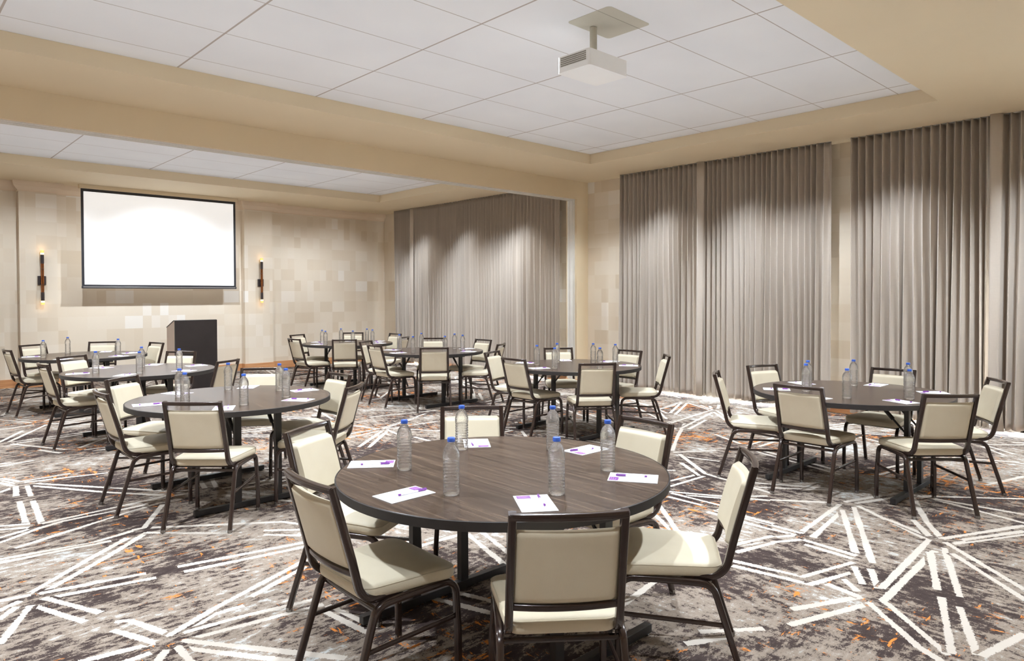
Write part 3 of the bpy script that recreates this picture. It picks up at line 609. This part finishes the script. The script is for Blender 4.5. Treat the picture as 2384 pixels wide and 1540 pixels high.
# ------------------------------------------------------------------ chair prototype (local +Y faces the table)
def bow(x, hw=.193, s=.022): return -s*(1-(x/hw)**2)       # backward bow of the back
ZB0, YB0, ZT, YT = .50, -.186, .877, -.290                  # straight part of the back upright
def back_y(z): return YB0+(YT-YB0)*(z-ZB0)/(ZT-ZB0)
def make_chair():
    root = thing('banquet_chair', '', 'chair', group='cream padded banquet chairs')
    for sx_ in (1, -1):
        X = .212*sx_; XF = .222*sx_
        fr = [(XF, .25, .012), (XF, .248, .20), (X, .246, .35)]+arc((.186, .352), .06, 0, 90, 6, X)[1:]+[(X, .10, .413), (X, 0, .412)]
        b = BM(); b.sweep(fr, .026, .026, (1, 0, 0), r=.0055); lg = b.build('leg', M['frame'], root, True, 62)
        b = BM(); b.lathe([(.013, 0), (.016, .004), (.0155, .022)], 12, XF, .25); b.build('glide', M['chrome'], lg)
        b = BM(); b.lathe([(.007, 0), (.0075, .003), (.003, .006)], 12)
        for v in b.b.verts: v.co = Vector((XF-sx_*(.011+v.co.z), .2485+v.co.x, .175+v.co.y))
        b.build('stacking_button', M['chrome'], lg)
        rr = [(X, 0, .412), (X, -.075, .410)]+[(X, y, z) for y, z in ((-.098, .406), (-.118, .396), (-.132, .380), (-.140, .360))]+[(XF, -.25, .012)]
        b = BM(); b.sweep(rr, .026, .026, (1, 0, 0), r=.0055); lg = b.build('leg', M['frame'], root, True, 62)
        b = BM(); b.lathe([(.013, 0), (.016, .004), (.0155, .022)], 12, XF, -.25); b.build('glide', M['chrome'], lg)
        b = BM(); b.sweep([(X*1.015, .238, .262), (X*1.02, -.176, .246)], .012, .018, (1, 0, 0)); b.build('stretcher', M['frame'], root)
    for y, z in ((.19, .413), (-.07, .404), (-.117, .385)):
        b = BM(); b.sweep([(-.205, y, z), (.205, y, z)], .019, .019, (0, 1, 0)); b.build('cross_bar', M['frame'], root)
    b = BM()
    for sx_ in (1, -1):
        x0 = .186*sx_; x1 = .181*sx_
        p = [(x0, .0, .428), (x0, -.09, .427)]+arc((-.105, .512), .085, 270, 196, 7, x0)+[(x0+(x1-x0)*k/5, back_y(ZB0+.03+(ZT-ZB0-.030)*k/5), ZB0+.03+(ZT-ZB0-.030)*k/5) for k in range(1, 6)]
        b.sweep(p, .027, .029, (1, 0, 0), r=.005)
    top = [(x, back_y(.866)+bow(x), .866) for x in [-.188+.376*k/14 for k in range(15)]]
    b.sweep(top, .024, .027, (0, 0, 1), r=.004)
    b.build('back_frame', M['frame'], root, True, 62)
    zc = .538
    b = BM(); b.sweep([(x, back_y(zc)+bow(x, .186)+.002, zc) for x in [-.178+.356*k/12 for k in range(13)]], .024, .02, (0, 0, 1)); b.build('cross_rail', M['frame'], root, True, 62)
    # back pad: two faces joined at a rounded rim
    zp0, zp1, hw = .551, .819, .1728
    def pad(front):
        def fn(u, v):
            x = (u*2-1)*hw; z = zp0+(zp1-zp0)*v
            e = min(1, min(u, 1-u)/.055, min(v, 1-v)/.07); e = math.sqrt(max(0, 1-(1-e)**2))
            y = back_y(z)+bow(x)
            return (x, y+.006+.028*e+.006*math.sin(PI*v)*e if front else y+.006-.014*e, z)
        return fn
    b = BM(); A = b.grid(20, 20, pad(True)); B = b.grid(20, 20, pad(False))
    bmesh.ops.remove_doubles(b.b, verts=b.b.verts[:], dist=.0004)
    b.build('backrest', M['fabric'], root, True, 60)
    # seat cushion
    def outline(inset, n=12):
        yb, yf, wb, wf, r = -.165+inset, .249-inset, .196-inset, .226-inset, max(.012, .055-inset)
        pts = []
        for cx_, cy_, a0 in ((wf-r, yf-r, 0), (-(wf-r), yf-r, 90), (-(wb-r), yb+r, 180), (wb-r, yb+r, 270)):
            for k in range(n+1):
                t_ = math.radians(a0+90*k/n); pts.append((cx_+r*math.cos(t_), cy_+r*math.sin(t_)))
        res = []
        for i, p in enumerate(pts):
            q = pts[(i+1) % len(pts)]; dd = math.hypot(q[0]-p[0], q[1]-p[1]); k = max(1, int(dd/.03))
            for j in range(k): res.append((p[0]+(q[0]-p[0])*j/k, p[1]+(q[1]-p[1])*j/k))
        return res
    base = outline(0)
    def ring_at(inset, z):
        c = (0, .05)
        out = []
        for x, y in base:
            f = 1-inset/.215; out.append((c[0]+(x-c[0])*f, c[1]+(y-c[1])*f, z))
        return out
    def wf_(x, y): return -.012*max(0, (y-.16)/.10)**2
    b = BM(); rings = []
    for inset, z in ((.03, .422), (.008, .424), (0, .432), (-.003, .448), (-.001, .468), (.006, .477), (.02, .482), (.05, .486), (.09, .489), (.13, .490), (.17, .4905), (.205, .491)):
        rings.append([b.b.verts.new((x, y, z+wf_(x, y))) for x, y, z in ring_at(inset, z)])
    m = len(base)
    for P_, Q_ in zip(rings, rings[1:]):
        for k in range(m): b.b.faces.new((P_[k], P_[(k+1) % m], Q_[(k+1) % m], Q_[k]))
    b.b.faces.new(rings[0][::-1]); b.b.faces.new(rings[-1])
    st = b.build('seat', M['fabric'], root, True, 60)
    b = BM(); b.tube([(x, y, z+wf_(x, y)) for x, y, z in ring_at(-.0005, .4700)], .0024, 6, True); b.build('piping', M['piping'], st)
    return root

TABLE_NAME = {1: 'front table', 2: 'table left of centre', 3: 'right-hand table', 4: 'table before the lectern',
              5: 'table beside the column', 6: 'far left table', 7: 'farthest table', 8: 'table before the back curtain'}
CL = {
'1a': 'nearest cream chair, back to the camera, at the large front table',
'1b': 'cream chair angled on the near left of the large front table',
'1c': 'cream chair at the far left of the large front table',
'1d': 'cream chair facing the camera behind the large front table',
'1e': 'cream chair at the far right of the large front table',
'1f': 'cream chair in side view on the near right of the large front table',
'2a': 'cream chair with its back to the camera at the table left of centre',
'2b': 'cream chair at the near left side of the table left of centre',
'2c': 'cream chair facing us at the far left of the table left of centre',
'2d': 'cream chair behind the table left of centre, facing the camera',
'2e': 'cream chair at the far right of the table left of centre',
'2f': 'cream chair turned away at the near right of the table left of centre',
'3a': 'left of two cream chairs with backs to the camera at the right-hand table',
'3b': 'right of two cream chairs with backs to the camera at the right-hand table',
'3c': 'cream chair at the right end of the right-hand table, angled toward it',
'3d': 'cream chair behind the right-hand table facing the camera',
'3e': 'cream chair at the back left of the right-hand table by the curtain',
'3f': 'cream chair seen edge-on at the left end of the right-hand table',
'4a': 'cream chair at the near left of the table in front of the lectern',
'4b': 'cream chair at the back left of the table in front of the lectern',
'4c': 'cream chair overlapping the black lectern behind its table',
'4d': 'cream chair turned away at the right end of the table in front of the lectern',
'5a': 'cream chair at the back left of the table beside the beige column',
'5b': 'cream chair seen from behind at the near left of the table beside the beige column',
'5c': 'cream chair with its back squarely to us at the table beside the beige column',
'5d': 'cream chair in side view at the right of the table beside the beige column',
'5e': 'cream chair at the back right of the table beside the beige column',
'5f': 'cream chair behind the table beside the beige column, facing the camera',
'6a': 'leftmost cream chair in the room, at the far left table by the screen wall',
'6b': 'cream chair at the back left of the far left table by the screen wall',
'6c': 'cream chair behind the far left table, below the projection screen',
'6d': 'cream chair at the right end of the far left table, beside the lectern',
'7a': 'nearer of two cream chairs at the left of the farthest table',
'7b': 'farther of two cream chairs at the left of the farthest table',
'7c': 'cream chair with its back to us at the front of the farthest table',
'7d': 'cream chair behind the farthest table, facing the camera',
'7e': 'cream chair at the back right of the farthest table by the corner curtain',
'7f': 'cream chair at the near right of the farthest table, half hidden by another table',
'8a': 'cream chair at the near left of the table in front of the back curtain',
'8b': 'cream chair at the back left of the table in front of the back curtain',
'8c': 'cream chair with its back to us at the table in front of the back curtain',
'8d': 'cream chair facing us behind the table in front of the back curtain',
'8e': 'cream chair at the back right of the table in front of the back curtain',
'8f': 'cream chair turned edge-on at the near right of the table before the back curtain'}
proto = make_chair(); first = True
for k in sorted(CHAIRS):
    x, y, th = CHAIRS[k]
    o = proto if first else copy_tree(proto); first = False
    o.location = (x, y, 0); o.rotation_euler = (0, 0, th); o['label'] = CL[k]

# ------------------------------------------------------------------ table prototype
TZ, TR = .755, .762
def make_table():
    root = thing('round_table', '', 'table', group='round walnut banquet tables')
    b = BM(); b.lathe([(TR-.004, TZ-.038), (TR-.004, TZ-.003), (TR-.008, TZ)], 96); b.build('tabletop', M['wood'], root, True, 30)
    b = BM(); b.lathe([(TR-.006, TZ-.040), (TR, TZ-.038), (TR, TZ-.002), (TR-.003, TZ-.0005), (TR-.0045, TZ-.0005), (TR-.0045, TZ-.0395)], 96, caps=False); b.build('edge_band', M['edge'], root.children[0], True, 30)
    for s in (1, -1):
        y = .488*s; b = BM()
        b.box(-.465, .465, y-.019, y+.019, .008, .048, 0, .003)
        for x in (-.155, .155): b.box(x-.024, x+.024, y-.017, y+.017, .05, TZ-.05)
        b.box(-.22, .22, y-.018, y+.018, TZ-.075, TZ-.04)
        lg = b.build('trestle_leg', M['black_steel'], root, False)
        for x in (-.44, .44):
            b = BM(); b.lathe([(.016, 0), (.018, .004), (.014, .010)], 12, x, y); b.build('leveling_foot', M['black_steel'], lg)
        for x in (-.155, .155):
            b = BM()
            pa = Vector((x, y-.02*s, .50)); pb = Vector((x, y-.20*s, .70)); mid = pa.lerp(pb, .45)
            b.tube([pa, pb], .008, 8); b.tube([mid, pb], .015, 10)
            b.build('folding_brace', M['black_steel'], lg)
    b = BM(); b.box(-.50, .50, -.30, -.27, TZ-.065, TZ-.038); b.box(-.50, .50, .27, .30, TZ-.065, TZ-.038); b.box(-.03, .03, -.30, .30, TZ-.06, TZ-.038); b.build('under_frame', M['black_steel'], root, False)
    return root
TL = {1: 'largest round walnut table in the foreground', 2: 'round walnut table left of centre behind the front table', 3: 'round table on the right before the curtains', 4: 'round table in front of the black lectern',
      5: 'round table beside the beige column', 6: 'round table at far left below the left sconce', 7: 'farthest round table in the back corner right of the sconce', 8: 'round table in front of the back curtain'}
tp = make_table()
for k in sorted(TABLES):
    o = tp if k == 1 else copy_tree(tp)
    o.location = (*TABLES[k], 0); o['label'] = TL[k]

# ------------------------------------------------------------------ bottles, sheets and pens
def make_bottle():
    root = thing('water_bottle', '', 'bottle', group='water bottles with blue caps')
    pr = [(.022, .004), (.028, .0005), (.0325, .003), (.0345, .012), (.0345, .018)]
    z = .022
    for k in range(9):
        pr += [(.0342, z), (.0335, z+.002), (.0308, z+.0045), (.0308, z+.0055), (.0335, z+.008), (.0342, z+.0105)]; z += .0135
    pr += [(.0345, z), (.0352, z+.012), (.0345, z+.024), (.0315, z+.038), (.0265, z+.050), (.0195, z+.060), (.0145, z+.065), (.0135, z+.068), (.0135, z+.071), (.0155, z+.0715), (.0155, z+.0735), (.0128, z+.074)]
    top = z+.074
    def rf(r, zz, a): return r*(1+.018*math.cos(10*a)*(1 if zz < .03 else 0)+.01*math.cos(6*a+zz*60)*(1 if .03 < zz < .145 else 0))
    b = BM(); b.lathe(pr, 32, rfun=rf); b.build('body', M['bottle'], root, True, 50)
    b = BM(); b.lathe([(.0152, top-.001), (.0158, top+.002), (.0158, top+.013), (.0145, top+.0155), (.005, top+.016)], 28, rfun=lambda r, zz, a: r*(1+.012*math.cos(28*a*1.0))); b.build('cap', M['cap_blue'], root, True, 50)
    return root
ORD = ['leftmost', 'second from left', 'third from left', 'third from right', 'second from right', 'rightmost']
def ordname(i, n):
    names = {1: ['only'], 2: ['left', 'right'], 3: ['left', 'middle', 'right'], 4: ['leftmost', 'second from left', 'second from right', 'rightmost'], 5: ['leftmost', 'second from left', 'middle', 'second from right', 'rightmost'], 6: ORD}
    return names[n][i]
cf, cr_ = Vector(CAM['f']), Vector(CAM['r'])
def sxp(x, y): v = Vector((x, y, TZ-CAM['H'])); return v.dot(cr_)/v.dot(cf)
bp = make_bottle(); first = True; rb = random.Random(3)
for k in sorted(BOTTLES):
    lst = sorted(BOTTLES[k], key=lambda p: sxp(*p))
    for i, (x, y) in enumerate(lst):
        o = bp if first else copy_tree(bp); first = False
        o.location = (x, y, TZ); o.rotation_euler = (0, 0, rb.uniform(0, 6.28))
        o['label'] = 'blue-capped water bottle, %s on the %s' % (ordname(i, len(lst)), TABLE_NAME[k])
        o['group'] = 'water bottles on the '+TABLE_NAME[k]
def make_sheet():
    root = thing('notepad', '', 'notepad', group='white notepads')
    w, h = .07, .107
    b = BM(); b.box(-w, w, -h, h, 0, .0022); sh = b.build('sheet', M['paper'], root, False)
    b = BM(); b.box(-.060, -.004, .062, .102, .0022, .0026); lo = b.build('logo_block', M['purple'], sh, False)
    b = BM(); rl = random.Random(5)
    for r in range(3):
        x = -.053; y = .0935-r*.0095; n = [(.034, 0), (.040, 1), (.030, 0)][r]
        while x < -.053+n[0]:
            ww = rl.uniform(.002, .0042); y2 = y+rl.uniform(-.0012, .0012)
            b.box(x, x+ww*.7, y2-.0013, y2+.0011, .0026, .0028); x += ww+rl.uniform(.0006, .0016)
    b.build('logo_lettering', M['print_light'], lo, False)
    return root
def make_pen():
    root = thing('pen', '', 'pen', group='purple capped pens')
    def rod(prof, name, m):
        b = BM(); b.lathe(prof, 12)
        for v in b.b.verts: v.co = Vector((v.co.x, v.co.z, v.co.y+.0047))
        return b.build(name, m, root, True, 50)
    rod([(.0035, -.066), (.0042, -.064), (.0042, .026)], 'barrel', M['pen_clear'])
    rod([(.0020, -.070), (.0044, -.069), (.0044, -.060), (.0043, -.059)], 'end_plug', M['pen_purple'])
    rod([(.0047, .024), (.0047, .060), (.0040, .066), (.0022, .068)], 'cap', M['pen_purple'])
    b = BM(); b.box(-.0015, .0015, .018, .064, .0094, .0106); b.build('clip', M['pen_purple'], root, False)
    return root
sp = make_sheet(); pp = make_pen(); first = True
PEN = {1: [(.028, .02, .0), (.012, .035, -.05), (.02, .02, .06), (.03, .01, .1), (.005, .03, -.35), (.015, .01, .04)]}
for k in sorted(PADS):
    lst = sorted(PADS[k], key=lambda p: sxp(p[0], p[1]))
    idx = sorted(range(len(PADS[k])), key=lambda j: sxp(PADS[k][j][0], PADS[k][j][1]))
    for i, (x, y, th) in enumerate(lst):
        o = sp if first else copy_tree(sp); p = pp if first else copy_tree(pp); first = False
        th += rb.uniform(-.08, .08) if k > 1 else 0
        o.location = (x, y, TZ+.0004); o.rotation_euler = (0, 0, th)
        o['label'] = 'white notepad with purple logo, %s on the %s' % (ordname(i, len(lst)), TABLE_NAME[k])
        o['group'] = 'notepads on the '+TABLE_NAME[k]
        dx, dy, da = PEN[1][idx[i]] if k == 1 else (rb.uniform(.005, .03), rb.uniform(-.01, .03), rb.uniform(-.25, .25))
        c, s = math.cos(th), math.sin(th)
        p.location = (x+dx*c-dy*s, y+dx*s+dy*c, TZ+.0031); p.rotation_euler = (0, 0, th+da)
        p['label'] = 'purple capped pen on the %s notepad of the %s' % (ordname(i, len(lst)), TABLE_NAME[k])
        p['group'] = 'pens on the '+TABLE_NAME[k]

# ------------------------------------------------------------------ light
def lamp(name, kind, loc, energy, color=(1, .93, .84), size=.1, target=None, spot=None, blend=.5, size_y=None):
    l = bpy.data.lights.new(name, kind); l.energy = energy; l.color = color
    if kind == 'AREA':
        l.size = size
        if size_y: l.shape = 'RECTANGLE'; l.size_y = size_y
    else: l.shadow_soft_size = size
    if kind == 'SPOT': l.spot_size = math.radians(spot); l.spot_blend = blend
    o = bpy.data.objects.new(name, l); col.objects.link(o); o.location = loc
    d = (Vector(target)-Vector(loc)) if target else Vector((0, 0, -1))
    o.rotation_euler = d.to_track_quat('-Z', 'Y').to_euler()
    return o
WHITE = (.91, 1, 1.10)
for k, (x, y) in TABLES.items(): lamp('downlight', 'SPOT', (x+.15, y-.1, 3.69 if y < 6.8 or 9.5 < y else 3.54), 155, WHITE, .05, None, 118, .6)
for x in (.2, 4.1, 8.0):
    for y in (3.9, 7.2, 9.7): lamp('downlight', 'SPOT', (x, y, 3.54), 150 if x == 8.0 else 380, WHITE, .05, None, 125, .6)
for x, y, e in ((.2, .7, 190), (4.1, 1.0, 400), (7.7, .8, 230)): lamp('downlight', 'SPOT', (x, y, 3.54), e, WHITE, .05, None, 120, .6)
for y in (1.4, 2.85, 4.8, 6.2, 9.4, 11.0, 12.5): lamp('wall_washer', 'SPOT', (8.60, y, 3.54), (240 if y < 5 else 290), WHITE, .10, None, 98, 1.0)
for x, e, tx in ((.6, 60, .6), (2.4, 150, 2.2), (4.3, 330, 4.3), (6.3, 150, 6.5), (7.9, 120, 8.0)): lamp('wall_washer', 'SPOT', (x, 11.9, 3.54), e, WHITE, .05, (tx, 14.6, .9), 80, .8)
for x, y, sx_, sy_, e in ((2.6, 4.2, 9, 5, 30), (3.2, 11, 8, 3.5, 15)):   # added unseen fill lamps in mid-air, facing up to brighten the ceiling
    lamp('added_ceiling_fill', 'AREA', (x, y, 2.2), e, WHITE, sx_, (x, y, 4), size_y=sy_)
for y0, y1 in WIN: lamp('daylight', 'AREA', (XW+.9, (y0+y1)/2, 1.0), 1700, (.82, .92, 1), y1-y0, (8.6, (y0+y1)/2, 0.0), size_y=1.8)
w = bpy.data.worlds.new('world'); sc.world = w; w.use_nodes = True
w.node_tree.nodes['Background'].inputs[0].default_value = (.85, .93, 1, 1); w.node_tree.nodes['Background'].inputs[1].default_value = 4.0

# ------------------------------------------------------------------ camera
cam = bpy.data.cameras.new('camera'); co = bpy.data.objects.new('camera', cam); col.objects.link(co); sc.camera = co
f, r, u = Vector(CAM['f']), Vector(CAM['r']), Vector(CAM['u'])
mat = Matrix((( r.x, u.x, -f.x, 0), (r.y, u.y, -f.y, 0), (r.z, u.z, -f.z, CAM['H']), (0, 0, 0, 1)))
co.matrix_world = mat
cam.sensor_width = 36; cam.lens = 36*CAM['fpx']/2384; cam.shift_y = (CAM['cy']-770)/2384; cam.clip_start = .05
vs = sc.view_settings; vs.view_transform = 'Standard'; vs.look = 'None'; vs.gamma = 1; vs.use_curve_mapping = False; vs.exposure = EXPOSURE
